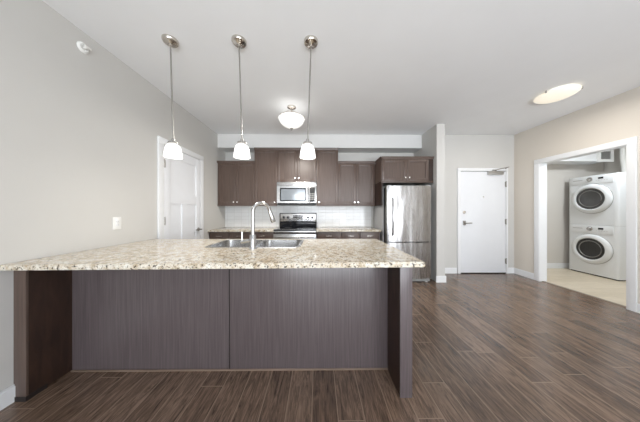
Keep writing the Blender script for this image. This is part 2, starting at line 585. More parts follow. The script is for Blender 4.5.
bb('baseboard_left', XL, XL + BT, ROOM_BACK, 1.312, 'white baseboard along the left wall beside the island')
bb('baseboard_entry', XW1 + BT, 2.79, YE - BT, YE, 'white baseboard between stub wall and entry door')
bb('baseboard_entry_corner', 3.83, XR - BT, YE - BT, YE, 'short white baseboard right of the entry door')
bb('baseboard_right', XR - BT, XR, OY1 + 0.085, YE, 'white baseboard between entry corner and laundry opening')
bb('baseboard_right_near', XR - BT, XR, ROOM_BACK, OY0 - 0.085, 'white baseboard on the near part of the right wall')
bb('baseboard_wing_front', XW0 - BT, XW1 + BT, YW - BT, YW, 'white baseboard wrapping the end of the stub wall')
bb('baseboard_wing_side', XW1, XW1 + BT, YW, YE, 'white baseboard on the entry side of the stub wall')
bb('baseboard_laundry', LX0, LX1, LY1 - BT, LY1, 'white baseboard on the far laundry wall')

# laundry opening: jambs and casing
mb = MB()
j = 0.018
mb.box(XR - 0.004, LX0 + 0.004, OY0 - j, OY0, 0, OZ + j)
mb.box(XR - 0.004, LX0 + 0.004, OY1, OY1 + j, 0, OZ + j)
mb.box(XR - 0.004, LX0 + 0.004, OY0, OY1, OZ, OZ + j)
struct('trim_1', mb, TRIM, 'white jamb lining of the laundry opening', 'trim')
cw = 0.08


def casing_x(m_, x0, x1, y0, y1, z):
    """flat casing around an opening in an x-facing wall"""
    m_.box(x0, x1, y0 - cw, y0, 0, z, bev=0.004)
    m_.box(x0, x1, y1, y1 + cw, 0, z, bev=0.004)
    m_.box(x0, x1, y0 - cw, y1 + cw, z, z + cw, bev=0.004)
    return m_


struct('trim_2', casing_x(MB(), XR - 0.02, XR, OY0 - 0.004, OY1 + 0.004, OZ), TRIM, 'wide white casing around the laundry opening', 'trim')
struct('trim_3', MB().box(XR + 0.035, XR + 0.085, OY0, OY1, 0, 0.006, bev=0.002), plain('threshold_strip', (0.22, 0.17, 0.13), 0.4), 'thin brown floor strip in the laundry opening', 'trim')

# ------------------------------------------------------------------ panel door in the left wall
DY0, DY1, DZ = 2.55, 3.35, 2.125
d = thing('door_1', (XL, (DY0 + DY1) / 2, 0), 'white three-panel interior door in the left wall', 'door', kind='structure')
build('casing', casing_x(MB(), XL, XL + 0.022, DY0, DY1, DZ), TRIM, d)
m_ = MB()
xb, xf = XL + 0.002, XL + 0.017
g = 0.005
y0, y1, z0, z1 = DY0 + g, DY1 - g, 0.008, DZ - g
st = 0.115
m_.box(xb, xf, y0, y0 + st, z0, z1, bev=0.002)
m_.box(xb, xf, y1 - st, y1, z0, z1, bev=0.002)
m_.box(xb, xf, y0 + st, y1 - st, z1 - 0.13, z1)
m_.box(xb, xf, y0 + st, y1 - st, 1.36, 1.50)
m_.box(xb, xf, y0 + st, y1 - st, z0, 0.22)
ym = (y0 + y1) / 2
m_.box(xb, xf, ym - 0.055, ym + 0.055, 0.22, 1.36)
m_.box(xb, xb + 0.003, y0 + st, y1 - st, 0.2, z1 - 0.1)
build('door_slab', m_, DOORP, d)
m_ = MB()
m_.box(XL + 0.0005, XL + 0.0015, DY0, DY1, 0.0, DZ)
build('door_gap', m_, plain('dark_gap', (0.10, 0.10, 0.10), 0.8), d)
for z in (0.26, 1.13, 1.88):
    h_ = MB().cyl((XL + 0.022, DY0 + 0.004, z - 0.055), (XL + 0.022, DY0 + 0.004, z + 0.055), 0.009, seg=12)
    h_.box(XL + 0.0165, XL + 0.0195, DY0 + 0.004, DY0 + 0.03, z - 0.05, z + 0.05)
    build('hinge', h_, NICKEL_D, d)
hz, hy = 0.955, DY1 - 0.07
h_ = MB().cyl((XL + 0.013, hy, hz), (XL + 0.028, hy, hz), 0.03, bev=0.004)
h_.cyl((XL + 0.02, hy, hz), (XL + 0.07, hy, hz), 0.011)
h_.tube([(XL + 0.066, hy + 0.012, hz), (XL + 0.068, hy - 0.03, hz), (XL + 0.064, hy - 0.08, hz + 0.002), (XL + 0.058, hy - 0.115, hz - 0.002)], 0.0095)
build('door_handle', h_, NICKEL_D, d)

# ------------------------------------------------------------------ entry door
EX0, EX1, EZ = 2.868, 3.79, 2.062
e = thing('door_2', ((EX0 + EX1) / 2, YE, 0), 'flat white entry door with lever handle and closer', 'door', kind='structure')
m_ = MB()
c2 = 0.062
m_.box(EX0 - c2, EX0 - 0.003, YE - 0.022, YE, 0, EZ + 0.003, bev=0.003)
m_.box(EX1 + 0.003, EX1 + c2 - 0.025, YE - 0.022, YE, 0, EZ + 0.003, bev=0.003)
m_.box(EX0 - c2, EX1 + c2 - 0.025, YE - 0.022, YE, EZ + 0.003, EZ + c2, bev=0.003)
build('casing', m_, TRIM, e)
build('door_slab', MB().box(EX0 + 0.003, EX1 - 0.003, YE - 0.012, YE - 0.002, 0.014, EZ - 0.006, bev=0.002), DOORP, e)
build('door_gap', MB().box(EX0 - 0.003, EX1 + 0.003, YE - 0.0015, YE - 0.0005, 0, EZ + 0.003), plain('dark_gap_entry', (0.08, 0.08, 0.08), 0.8), e)
build('door_sweep', MB().box(EX0 + 0.005, EX1 - 0.005, YE - 0.02, YE - 0.003, 0.002, 0.018), BLACKP, e)
for z in (0.25, 1.045, 1.80):
    h_ = MB().cyl((EX1 - 0.001, YE - 0.022, z - 0.058), (EX1 - 0.001, YE - 0.022, z + 0.058), 0.0095, seg=12)
    h_.box(EX1 - 0.022, EX1, YE - 0.0145, YE - 0.011, z - 0.05, z + 0.05)
    build('hinge', h_, NICKEL_D, e)
lx, lz = EX0 + 0.075, 1.02
h_ = MB().box(lx - 0.03, lx + 0.03, YE - 0.022, YE - 0.010, lz - 0.045, lz + 0.045, bev=0.006)
h_.cyl((lx, YE - 0.015, lz), (lx, YE - 0.065, lz), 0.012)
h_.tube([(lx - 0.012, YE - 0.062, lz), (lx + 0.04, YE - 0.064, lz), (lx + 0.09, YE - 0.06, lz), (lx + 0.125, YE - 0.052, lz)], 0.0105)
build('door_handle', h_, NICKEL_D, e)
h_ = MB().cyl((lx - 0.005, YE - 0.010, lz + 0.215), (lx - 0.005, YE - 0.028, lz + 0.215), 0.033, 0.030, bev=0.004)
h_.box(lx - 0.010, lx, YE - 0.045, YE - 0.025, lz + 0.193, lz + 0.237, bev=0.003)
build('deadbolt', h_, NICKEL, e)
build('peephole', MB().cyl((3.335, YE - 0.011, 1.545), (3.335, YE - 0.018, 1.545), 0.011, seg=16), NICKEL, e)
c_ = build('door_closer', MB().box(3.40, 3.70, YE - 0.065, YE - 0.011, EZ - 0.075, EZ - 0.008, bev=0.006), brushed('closer_silver', (0.50, 0.49, 0.47), 0.4, stretch=(60, 4, 4)), e)
a_ = MB().tube([(3.56, YE - 0.04, EZ - 0.010), (3.56, YE - 0.04, EZ + 0.03)], 0.012, seg=12)
a_.box(3.49, 3.57, YE - 0.05, YE - 0.03, EZ + 0.012, EZ + 0.028, bev=0.003)
a_.tube([(3.56, YE - 0.04, EZ + 0.022), (3.66, YE - 0.085, EZ + 0.045), (3.75, YE - 0.115, EZ + 0.062)], 0.009, seg=10)
a_.tube([(3.75, YE - 0.115, EZ + 0.064), (3.765, YE - 0.07, EZ + 0.062), (3.77, YE - 0.021, EZ + 0.050)], 0.008, seg=10)
build('closer_arm', a_, NICKEL_D, c_)

# ------------------------------------------------------------------ cabinets
def shaker(x0, x1, z0, z1, yf, fw=0.052, th=0.02):
    """door front facing -Y at y = yf, with framed recessed panel"""
    m_ = MB()
    b = 0.002
    m_.box(x0, x0 + fw, yf, yf + th, z0, z1, bev=b)
    m_.box(x1 - fw, x1, yf, yf + th, z0, z1, bev=b)
    m_.box(x0 + fw, x1 - fw, yf, yf + th, z0, z0 + fw, bev=b)
    m_.box(x0 + fw, x1 - fw, yf, yf + th, z1 - fw, z1, bev=b)
    m_.box(x0 + fw - 0.004, x1 - fw + 0.004, yf + 0.012, yf + th - 0.001, z0 + fw - 0.004, z1 - fw + 0.004)
    return m_


def knob(parent, x, z, yf):
    prof = [(0.006, 0), (0.0055, 0.010), (0.013, 0.015), (0.0165, 0.021), (0.014, 0.027), (0, 0.029)]
    build('knob', MB().lathe(prof, (x, yf + 0.001, z), axis=(0, -1, 0), seg=20), KNOB, parent)


def pull(parent, x, z, yf, w_=0.105):
    p = [(x - w_ / 2, yf + 0.001, z), (x - w_ / 2, yf - 0.024, z), (x, yf - 0.029, z), (x + w_ / 2, yf - 0.024, z), (x + w_ / 2, yf + 0.001, z)]
    build('pull_handle', MB().tube(p, 0.0055, seg=10), NICKEL, parent)


UF = 3.925      # face of upper doors
KZ = 1.438      # knob height


def upper(label, x0, x1, z0, z1, doors, group='wall cabinets over the kitchen counter', yf=UF, crown=0.042, rail=0.03, kz=KZ, crown_left=False, yb=YB - 0.001, knob_in=0.038):
    t = thing('wall_cabinet', ((x0 + x1) / 2, yb, z0), label, 'cabinet', group)
    zb, zt = z0 + rail, z1 - crown
    build('cabinet_box', MB().box(x0 + 0.001, x1 - 0.001, yf + 0.021, yb, zb, zt), ESP, t)
    cm = MB()
    cm.prism([(yf + 0.03, zt), (yf + 0.03, z1), (yf - 0.022, z1), (yf - 0.020, z1 - 0.010), (yf - 0.004, zt + 0.008), (yf - 0.004, zt)], 'x', x0, x1)
    if crown_left:
        cm.prism([(x0 + 0.03, zt), (x0 + 0.03, z1), (x0 - 0.022, z1), (x0 - 0.004, zt + 0.008), (x0 - 0.004, zt)], 'y', yf - 0.01, UF - 0.024)
    build('crown_molding', cm, ESP, t)
    if rail > 0:
        build('light_rail', MB().box(x0, x1, yf + 0.004, yf + 0.024, z0, zb, bev=0.003), ESP, t)
    for (a, b, kx) in doors:
        dd = build('door', shaker(a + 0.0022, b - 0.0022, zb + 0.002, zt - 0.002, yf), ESP, t)
        if kx is not None:
            knob(dd, kx, kz, yf)
    return t


MX0, MX1 = -0.826, -0.036
lm = (XL + -1.28) / 2
upper('dark brown two-door wall cabinet in the corner beside the white panel door', XL, -1.28, 1.36, 2.26, [(XL + 0.015, lm, lm - 0.036), (lm, -1.28, lm + 0.036)])
upper('tall single-door dark brown wall cabinet immediately left of the microwave', -1.28, MX0, 1.36, 2.525, [(-1.28, MX0, MX0 - 0.05)])
upper('short two-door dark brown cabinet directly above the microwave', MX0, MX1, 1.842, 2.525, [(MX0, (MX0 + MX1) / 2, (MX0 + MX1) / 2 - 0.036), ((MX0 + MX1) / 2, MX1, (MX0 + MX1) / 2 + 0.036)], rail=0.0, kz=1.915)
upper('tall single-door dark brown wall cabinet immediately right of the microwave', MX1, 0.40, 1.36, 2.525, [(MX1, 0.40, MX1 + 0.05)])
rm = 0.765
upper('dark brown two-door wall cabinet between the tall cabinet and the refrigerator', 0.40, 1.146, 1.36, 2.26, [(0.40, rm, rm - 0.036), (rm, 1.13, rm + 0.036)])
# cabinet over the fridge, deeper, with a side panel that drops to the line of the neighbours
FX0, FX1 = 1.147, 2.09
fm = 1.61
t = upper('deep two-door brown cabinet mounted above the steel refrigerator', FX0, FX1, 1.775, 2.245, [(FX0 + 0.012, fm, fm - 0.036), (fm, FX1 - 0.085, fm + 0.036)], yf=3.53, rail=0.03, kz=1.865, crown_left=True)
build('side_panel', MB().box(FX0, FX0 + 0.018, 3.535, YB - 0.002, 1.36, 1.80, bev=0.002), ESP_S, t)
build('filler_strip', MB().box(FX1 - 0.083, FX1 - 0.002, 3.538, 3.556, 1.807, 2.20), ESP_S, t)

BF = 3.612      # face of base doors
CT0, CT1 = 0.876, 0.914


def base(label, x0, x1, cols, group='base cabinets under the back counter'):
    t = thing('base_cabinet', ((x0 + x1) / 2, YB, 0), label, 'cabinet', group)
    build('cabinet_box', MB().box(x0 + 0.001, x1 - 0.001, BF + 0.021, YB - 0.002, 0.10, CT0 - 0.001), ESP, t)
    build('toe_kick', MB().box(x0 + 0.001, x1 - 0.001, BF + 0.08, YB - 0.01, 0.0, 0.10), ESP_D, t)
    for (a, b) in cols:
        dr = build('drawer', MB().box(a + 0.002, b - 0.002, BF, BF + 0.02, 0.715, 0.866, bev=0.003), ESP, t)
        pull(dr, (a + b) / 2, 0.80, BF)
        dd = build('door', shaker(a + 0.002, b - 0.002, 0.105, 0.708, BF), ESP, t)
        knob(dd, b - 0.04 if a < -0.5 else a + 0.04, 0.64, BF)
    return t


base('dark brown base cabinet with two drawers in the corner beside the panel door', XL + 0.001, -1.245, [(XL + 0.03, -1.64), (-1.64, -1.245)])
base('narrow dark brown base cabinet touching the left side of the range', -1.245, -0.822, [(-1.245, -0.822)])
base('narrow dark brown base cabinet touching the right side of the range', -0.034, 0.425, [(-0.034, 0.425)])
base('dark brown two-drawer base cabinet standing beside the refrigerator', 0.425, 1.15, [(0.425, 0.78), (0.78, 1.125)])

for (a, b, lb) in ((XL + 0.001, -0.821, 'speckled granite counter in the corner left of the range'), (-0.035, 1.155, 'speckled granite counter between range and refrigerator')):
    tag(build('countertop', MB().box(a, b, BF - 0.028, YB - 0.002, CT0, CT1, bev=0.004), GRAN), lb, 'countertop', 'granite counters along the kitchen wall')
struct('backsplash', MB().box(XL + 0.001, 1.155, YB - 0.009, YB - 0.001, CT1, 1.375), TILE, 'glossy white tile backsplash behind the range', 'backsplash')

# ------------------------------------------------------------------ microwave
mx0, mx1, mz0, mz1 = MX0 + 0.004, MX1 - 0.004, 1.385, 1.838
mw = thing('microwave', ((mx0 + mx1) / 2, YB - 0.01, mz0), 'stainless steel over-the-range microwave with grey window', 'microwave')
MF = 3.885
build('body', MB().box(mx0, mx1, MF + 0.03, YB - 0.011, mz0 + 0.012, mz1), GREYSIDE, mw)
gr = MB().box(mx0, mx1, MF + 0.004, MF + 0.03, mz1 - 0.078, mz1, bev=0.004)
for k in range(4):
    z = mz1 - 0.066 + k * 0.014
    gr.box(mx0 + 0.03, mx1 - 0.03, MF, MF + 0.006, z, z + 0.006)
build('vent_panel', gr, STEEL_H, mw)
dx1 = mx1 - 0.155
dz0, dz1 = mz0 + 0.035, mz1 - 0.084
do = build('door', MB().prism([(mx0, dz0), (dx1, dz0), (dx1, dz1), (mx0, dz1)], 'y', MF, MF + 0.03, holes=[rrect(mx0 + 0.06, dx1 - 0.05, dz0 + 0.035, dz1 - 0.035, 0.012)]), STEEL_H, mw)
wf = MB().prism(rrect(mx0 + 0.06, dx1 - 0.05, dz0 + 0.035, dz1 - 0.035, 0.012), 'y', MF + 0.002, MF + 0.02, holes=[rrect(mx0 + 0.082, dx1 - 0.07, dz0 + 0.057, dz1 - 0.055, 0.008)])
build('window_frame', wf, BLACKG, do)
build('window', MB().box(mx0 + 0.081, dx1 - 0.069, MF + 0.008, MF + 0.016, dz0 + 0.056, dz1 - 0.054), MWGLASS, do)
hx = dx1 - 0.014
build('handle', MB().tube([(hx, MF + 0.002, dz0 + 0.02), (hx, MF - 0.035, dz0 + 0.035), (hx, MF - 0.042, (dz0 + dz1) / 2), (hx, MF - 0.035, dz1 - 0.035), (hx, MF + 0.002, dz1 - 0.02)], 0.011, seg=12), STEEL, do)
cp = build('control_panel', MB().box(dx1 + 0.003, mx1, MF, MF + 0.03, dz0, dz1, bev=0.003), STEEL_H, mw)
build('display', MB().box(dx1 + 0.026, mx1 - 0.026, MF - 0.0015, MF + 0.004, dz0 + 0.02, dz1 - 0.025, bev=0.002), BLACKP, cp)
for r_ in range(4):
    for c_ in range(3):
        x = dx1 + 0.034 + c_ * 0.031
        z = dz1 - 0.14 - r_ * 0.036
        build('button', MB().box(x, x + 0.024, MF - 0.002, MF + 0.004, z - 0.024, z, bev=0.002), GRILLE, cp)
build('underside_vent', MB().box(mx0 + 0.01, mx1 - 0.01, MF + 0.012, YB - 0.02, mz0 - 0.004, mz0 + 0.034, bev=0.006), BLACKP, mw)

# ------------------------------------------------------------------ range
rx0, rx1 = -0.818, -0.042
rg = thing('range', ((rx0 + rx1) / 2, YB - 0.05, 0), 'stainless steel electric range with black glass cooktop', 'range')
RF = 3.562
build('body', MB().box(rx0 + 0.003, rx1 - 0.003, RF + 0.04, YB - 0.03, 0.03, 0.900), GREYSIDE, rg)
ct = build('cooktop', MB().box(rx0, rx1, RF + 0.006, YB - 0.03, 0.898, 0.922, bev=0.006), BLACKG, rg)
bu = plain('burner_ring_grey', (0.07, 0.07, 0.07), 0.2)
for (x, y, r_) in ((-0.62, 3.80, 0.10), (-0.24, 3.80, 0.08), (-0.62, 4.04, 0.075), (-0.24, 4.04, 0.095)):
    build('burner', MB().lathe([(r_ - 0.006, 0.922), (r_ - 0.006, 0.9228), (r_, 0.9228), (r_, 0.922)], (x, y, 0)), bu, ct)
build('fascia', MB().box(rx0, rx1, RF + 0.004, RF + 0.04, 0.845, 0.897, bev=0.005), STEEL_H, rg)
od = build('oven_door', MB().box(rx0, rx1, RF, RF + 0.04, 0.24, 0.838, bev=0.006), STEEL_H, rg)
build('oven_window', MB().prism(rrect(rx0 + 0.11, rx1 - 0.11, 0.38, 0.70, 0.03), 'y', RF - 0.003, RF + 0.01), BLACKG, od)
hb = MB().cyl((rx0 + 0.04, RF - 0.045, 0.79), (rx1 - 0.04, RF - 0.045, 0.79), 0.013, bev=0.003)
for x in (rx0 + 0.09, rx1 - 0.09):
    hb.cyl((x, RF + 0.002, 0.79), (x, RF - 0.045, 0.79), 0.010)
build('oven_handle', hb, STEEL_H, od)
build('drawer', MB().box(rx0, rx1, RF, RF + 0.04, 0.07, 0.232, bev=0.006), STEEL_H, rg)
for x in (rx0 + 0.06, rx1 - 0.06):
    for y in (RF + 0.09, YB - 0.1):
        build('foot', MB().cyl((x, y, 0), (x, y, 0.04), 0.02, seg=14), BLACKP, rg)
# backguard
gx0, gx1 = rx0 - 0.005, rx1 + 0.005
bgp = build('backguard', MB().box(gx0, gx1, 4.155, YB - 0.012, 0.918, 1.215, bev=0.008), BLACKG, rg)
build('control_panel', MB().box(gx0 + 0.02, gx1 - 0.02, 4.146, 4.16, 1.042, 1.203, bev=0.004), STEEL_H, bgp)
for x in (rx0 + 0.085, rx0 + 0.175, rx1 - 0.175, rx1 - 0.085):
    k_ = MB().cyl((x, 4.148, 1.125), (x, 4.122, 1.125), 0.026, 0.023, seg=20, bev=0.003)
    k_.box(x - 0.004, x + 0.004, 4.112, 4.126, 1.106, 1.144, bev=0.002)
    build('knob', k_, BLACKP, bgp)
dp = MB().box(-0.535, -0.325, 4.141, 4.15, 1.085, 1.170, bev=0.003)
build('display', dp, BLACKG, bgp)
for c_ in range(6):
    for r_ in range(2):
        x = -0.523 + c_ * 0.033
        build('button', MB().box(x, x + 0.022, 4.1385, 4.142, 1.096 + r_ * 0.042, 1.116 + r_ * 0.042), APPL_G, bgp)

# ------------------------------------------------------------------ refrigerator
rf = thing('refrigerator', (1.58, 3.8, 0), 'stainless steel bottom-freezer refrigerator beside the stub wall', 'refrigerator')
fx0, fx1 = 1.200, 1.990
FF = 3.40
build('cabinet_body', MB().box(fx0 - 0.008, fx1, FF + 0.215, 4.20, 0.03, 1.690, bev=0.008), GREYSIDE, rf)
build('gasket', MB().box(fx0 + 0.012, fx1 - 0.012, FF + 0.0845, FF + 0.216, 0.075, 1.685), BLACKP, rf)


def fridge_door(name, z0, z1):
    # contoured door: bulged front with rounded vertical edges
    pr = [(fx0, FF + 0.083), (fx0, FF + 0.030)]
    n = 14
    for k in range(n + 1):
        u = k / n
        x = fx0 + 0.012 + u * (fx1 - fx0 - 0.024)
        y = FF + 0.030 * (abs(2 * u - 1) ** 6) + 0.010 * (2 * u - 1) ** 2
        pr.append((x, y))
    pr += [(fx1, FF + 0.040), (fx1, FF + 0.083)]
    o = build(name, MB().prism(pr, 'z', z0, z1), STEEL_F, rf, angle=50)
    return o


d1 = fridge_door('refrigerator_door', 0.722, 1.704)
d2 = fridge_door('freezer_door', 0.075, 0.706)
for dd_, z0, z1 in ((d1, 0.722, 1.704), (d2, 0.075, 0.706)):
    build('edge_trim', MB().box(fx0 - 0.003, fx0 + 0.010, FF + 0.040, FF + 0.082, z0 + 0.001, z1 - 0.001, bev=0.002), DARKSIDE, dd_)
hx = fx0 + 0.095
build('handle', MB().tube([(hx, FF + 0.012, 0.83), (hx, FF - 0.028, 0.85), (hx, FF - 0.044, 0.98), (hx, FF - 0.048, 1.16), (hx, FF - 0.044, 1.34), (hx, FF - 0.028, 1.47), (hx, FF + 0.012, 1.49)], 0.012, seg=12), STEEL, d1)
build('handle', MB().tube([(hx, FF + 0.012, 0.30), (hx, FF - 0.028, 0.32), (hx, FF - 0.044, 0.42), (hx, FF - 0.044, 0.52), (hx, FF - 0.028, 0.61), (hx, FF + 0.012, 0.63)], 0.012, seg=12), STEEL, d2)
for x in (fx0 + 0.02, fx1 - 0.085):
    build('hinge_cover', MB().box(x, x + 0.065, FF + 0.03, FF + 0.14, 1.690, 1.715, bev=0.006), APPL_G, rf)
build('toe_grille', MB().box(fx0 + 0.01, fx1 - 0.01, FF + 0.06, FF + 0.11, 0.012, 0.070), GRILLE, rf)
for x in (fx0 + 0.06, fx1 - 0.06):
    for y in (FF + 0.085, 4.12):
        build('foot', MB().cyl((x, y, 0), (x, y, 0.04), 0.022, seg=14), WPLAST, rf)

# ------------------------------------------------------------------ island
PX0, PX1 = XL + 0.002, 0.634          # outer faces
PT = 0.082
IY0, IYB, IY1 = 1.312, 1.552, 2.375   # panel front, back panel, kitchen side
IT0, IT1 = 0.884, 0.919
isl = thing('kitchen_island', ((PX0 + PX1) / 2, 1.9, 0), 'dark brown kitchen island base with overhanging counter side', 'island')
sl = build('side_panel', MB().box(PX0, PX0 + PT, IY0 + 0.013, IY1, 0.012, IT0 - 0.001, bev=0.003), ESP_S, isl)
tag(sl, 'reddish dark brown end panel against the wall')
build('foot_block', MB().box(PX0 + 0.002, PX0 + PT + 0.004, IY0 - 0.004, IY0 + 0.10, 0, 0.03), ESP_D, sl)
sr = build('side_panel', MB().box(PX1 - PT, PX1, IY0 + 0.013, IY1, 0.0, IT0 - 0.001, bev=0.003), ESP_S, isl)
build('lit_front_strip', MB().box(PX0, PX0 + PT, IY0, IY0 + 0.0125, 0.012, IT0 - 0.001, bev=0.002), ESP, sl)  # thin strips added so the panel fronts carry a lighter, lit colour
build('lit_front_strip', MB().box(PX1 - PT, PX1, IY0, IY0 + 0.0125, 0.0, IT0 - 0.001, bev=0.002), ESP_I, sr)
seam = -0.708
b1 = build('back_panel', MB().box(PX0 + PT, seam - 0.001, IYB + 0.004, IYB + 0.022, 0.0, IT0 - 0.001), ESP_I, isl)
b2 = build('back_panel', MB().box(seam + 0.010, PX1 - PT, IYB, IYB + 0.022, 0.0, IT0 - 0.001, bev=0.002), ESP_I, isl)
build('seam_strip', MB().box(seam - 0.002, seam + 0.011, IYB + 0.010, IYB + 0.022, 0.0, IT0 - 0.001), ESP_D, isl)
build('shoe_molding', MB().box(PX0 + PT, PX1 - PT, IYB - 0.008, IYB + 0.002, 0.0, 0.012, bev=0.003), wood('shoe_molding_wood', (0.16, 0.11, 0.08), (0.24, 0.17, 0.13), scale=(2, 30, 30)), isl)
cb = MB()
cx0, cx1 = PX0 + PT + 0.002, PX1 - PT - 0.002
cb.box(cx0, cx0 + 0.018, IYB + 0.024, IY1 - 0.03, 0.1, 0.870)
cb.box(cx1 - 0.018, cx1, IYB + 0.024, IY1 - 0.03, 0.1, 0.870)
cb.box(cx0, cx1, IYB + 0.024, IY1 - 0.03, 0.1, 0.118)
cb.box(cx0, cx1, IY1 - 0.05, IY1 - 0.03, 0.82, 0.870)
build('cabinet_box', cb, ESP, isl)
build('toe_kick', MB().box(cx0, cx1, IY1 - 0.12, IY1 - 0.10, 0, 0.1), ESP_D, isl)
n = 5
for k in range(n):
    a = cx0 + (cx1 - cx0) * k / n
    b = cx0 + (cx1 - cx0) * (k + 1) / n
    m_ = MB()
    fw = 0.052
    yb_, yf_ = IY1 - 0.029, IY1 - 0.009
    m_.box(a + .002, a + fw, yb_, yf_, 0.105, 0.865, bev=0.002)
    m_.box(b - fw, b - .002, yb_, yf_, 0.105, 0.865, bev=0.002)
    m_.box(a + fw, b - fw, yb_, yf_, 0.105, 0.105 + fw, bev=0.002)
    m_.box(a + fw, b - fw, yb_, yf_, 0.865 - fw, 0.865, bev=0.002)
    m_.box(a + fw - .004, b - fw + .004, yb_ + .002, yf_ - .008, 0.15, 0.82)
    dd = build('door', m_, ESP, isl)
    build('knob', MB().lathe([(0.006, 0), (0.0055, 0.010), (0.013, 0.015), (0.0165, 0.021), (0.014, 0.027), (0, 0.029)], (b - 0.035 if k % 2 == 0 else a + 0.035, yf_ - 0.001, 0.78), axis=(0, 1, 0), seg=20), KNOB, dd)

# counter with cut-out for the sink
SX0, SX1, SY0, SY1 = -1.055, -0.185, 1.835, 2.275
top = MB()
outer = [(XL + 0.001, 1.246), (0.715, 1.298), (0.715, 2.40), (XL + 0.001, 2.40)]
cut = rrect(SX0, SX1, SY0, SY1, 0.06)
top.prism(outer, 'z', IT0, IT1, holes=[cut])
ed = [e_ for e_ in top.bm.edges if e_.is_manifold and abs(e_.calc_face_angle(0)) > 1.0]
bmesh.ops.bevel(top.bm, geom=ed, offset=0.004, segments=2, affect='EDGES')
tag(build('countertop', top, GRAN), 'large speckled granite slab on the kitchen island', 'countertop')

# sink
sk = thing('kitchen_sink', ((SX0 + SX1) / 2, (SY0 + SY1) / 2, IT0 - 0.2), 'double-bowl stainless sink set into the island granite', 'sink')
xm = -0.62
b1x = (SX0 + 0.008, xm - 0.012)
b2x = (xm + 0.012, SX1 - 0.008)
rim = MB().prism(rrect(SX0 - 0.018, SX1 + 0.018, SY0 - 0.018, SY1 + 0.018, 0.06), 'z', IT1 + 0.0005, IT1 + 0.0055,
                 holes=[rrect(b1x[0], b1x[1], SY0 + 0.008, SY1 - 0.008, 0.05), rrect(b2x[0], b2x[1], SY0 + 0.008, SY1 - 0.008, 0.05)])
build('rim', rim, STEEL_H, sk)
for (a, b) in (b1x, b2x):
    t_ = bmesh.new()
    zt, zb = IT1 + 0.004, IT1 - 0.19
    loops = []
    for (ins, z, r_) in ((0.0, zt, 0.06), (0.006, zb + 0.04, 0.06), (0.016, zb + 0.012, 0.055), (0.045, zb, 0.04)):
        loops.append([t_.verts.new((x, y, z)) for (x, y) in rrect(a + ins, b - ins, SY0 + 0.008 + ins, SY1 - 0.008 - ins, r_)])
    for l0, l1 in zip(loops, loops[1:]):
        m = len(l0)
        for k in range(m):
            t_.faces.new((l0[k], l0[(k + 1) % m], l1[(k + 1) % m], l1[k]))
    t_.faces.new(loops[-1])
    bmesh.ops.recalc_face_normals(t_, faces=t_.faces)
    bmesh.ops.solidify(t_, geom=t_.faces[:], thickness=0.0015)
    mbb = MB(); mbb._merge(t_)
    bo = build('bowl', mbb, STEEL_H, sk)
    build('drain', MB().lathe([(0, 0.001), (0.02, 0.001), (0.026, 0.004), (0.044, 0.004), (0.046, 0.0)], ((a + b) / 2, (SY0 + SY1) / 2, zb)), CHROME, bo)

# faucet
fx, fy = -0.592, 1.775
fc = thing('faucet', (fx, fy, IT1), 'tall chrome gooseneck faucet standing before the sink', 'faucet')
fb = MB().lathe([(0.0, 0.0), (0.034, 0.0), (0.034, 0.006), (0.030, 0.012), (0.0285, 0.02), (0.0285, 0.118), (0.024, 0.126), (0.0, 0.126)], (fx, fy, IT1))
build('base', fb, CHROME, fc)
pts = [(fx, fy, IT1 + 0.12), (fx, fy, IT1 + 0.24), (fx, fy, IT1 + 0.335)]
ddx, ddy = 0.80, 0.60      # direction of the spout in plan: to the right and away over the sink
rad = 0.079
for k in range(1, 15):
    a = PI * k / 14 * 0.93
    u = rad * (1 - math.cos(a)); v = rad * math.sin(a)
    pts.append((fx + ddx * u, fy + ddy * u, IT1 + 0.335 + v))
ex = pts[-1]
tx = (Vector(pts[-1]) - Vector(pts[-2])).normalized()
pts.append(tuple(Vector(ex) + tx * 0.01))
build('spout', MB().tube(pts, 0.0165, seg=20), CHROME, fc)
p0 = Vector(pts[-1]); tx = (tx + Vector((0.12, 0.06, -0.3))).normalized()
sh = MB().tube([p0 - tx * 0.004, p0 + tx * 0.012, p0 + tx * 0.045, p0 + tx * 0.05, p0 + tx * 0.105, p0 + tx * 0.115], 0.02, seg=20, radii=[0.0165, 0.0185, 0.0195, 0.0205, 0.0235, 0.0215])
build('spray_head', sh, CHROME, fc)
lv = MB().cyl((fx - 0.02, fy, IT1 + 0.075), (fx - 0.108, fy, IT1 + 0.06), 0.015, 0.015, bev=0.003)
lv.tube([(fx - 0.095, fy, IT1 + 0.062), (fx - 0.097, fy, IT1 + 0.11), (fx - 0.097, fy, IT1 + 0.152)], 0.009, seg=14, radii=[0.010, 0.009, 0.0075])
build('lever_handle', lv, CHROME, fc)

# ------------------------------------------------------------------ lamps
def down_light(parent, offset, size, power, color):
    d_ = bpy.data.lights.new('lamp_light', 'AREA')
    d_.shape = 'DISK'; d_.size = size; d_.energy = power; d_.color = color
    o_ = bpy.data.objects.new('lamp_light', d_); C.objects.link(o_)
    o_.parent = parent; o_.location = offset
    return o_


# pendants over the island
PY = 1.775
PEND_W, BOWL_W, DOME_W, LAUN_W = 0.7, 15.5, 7.2, 16


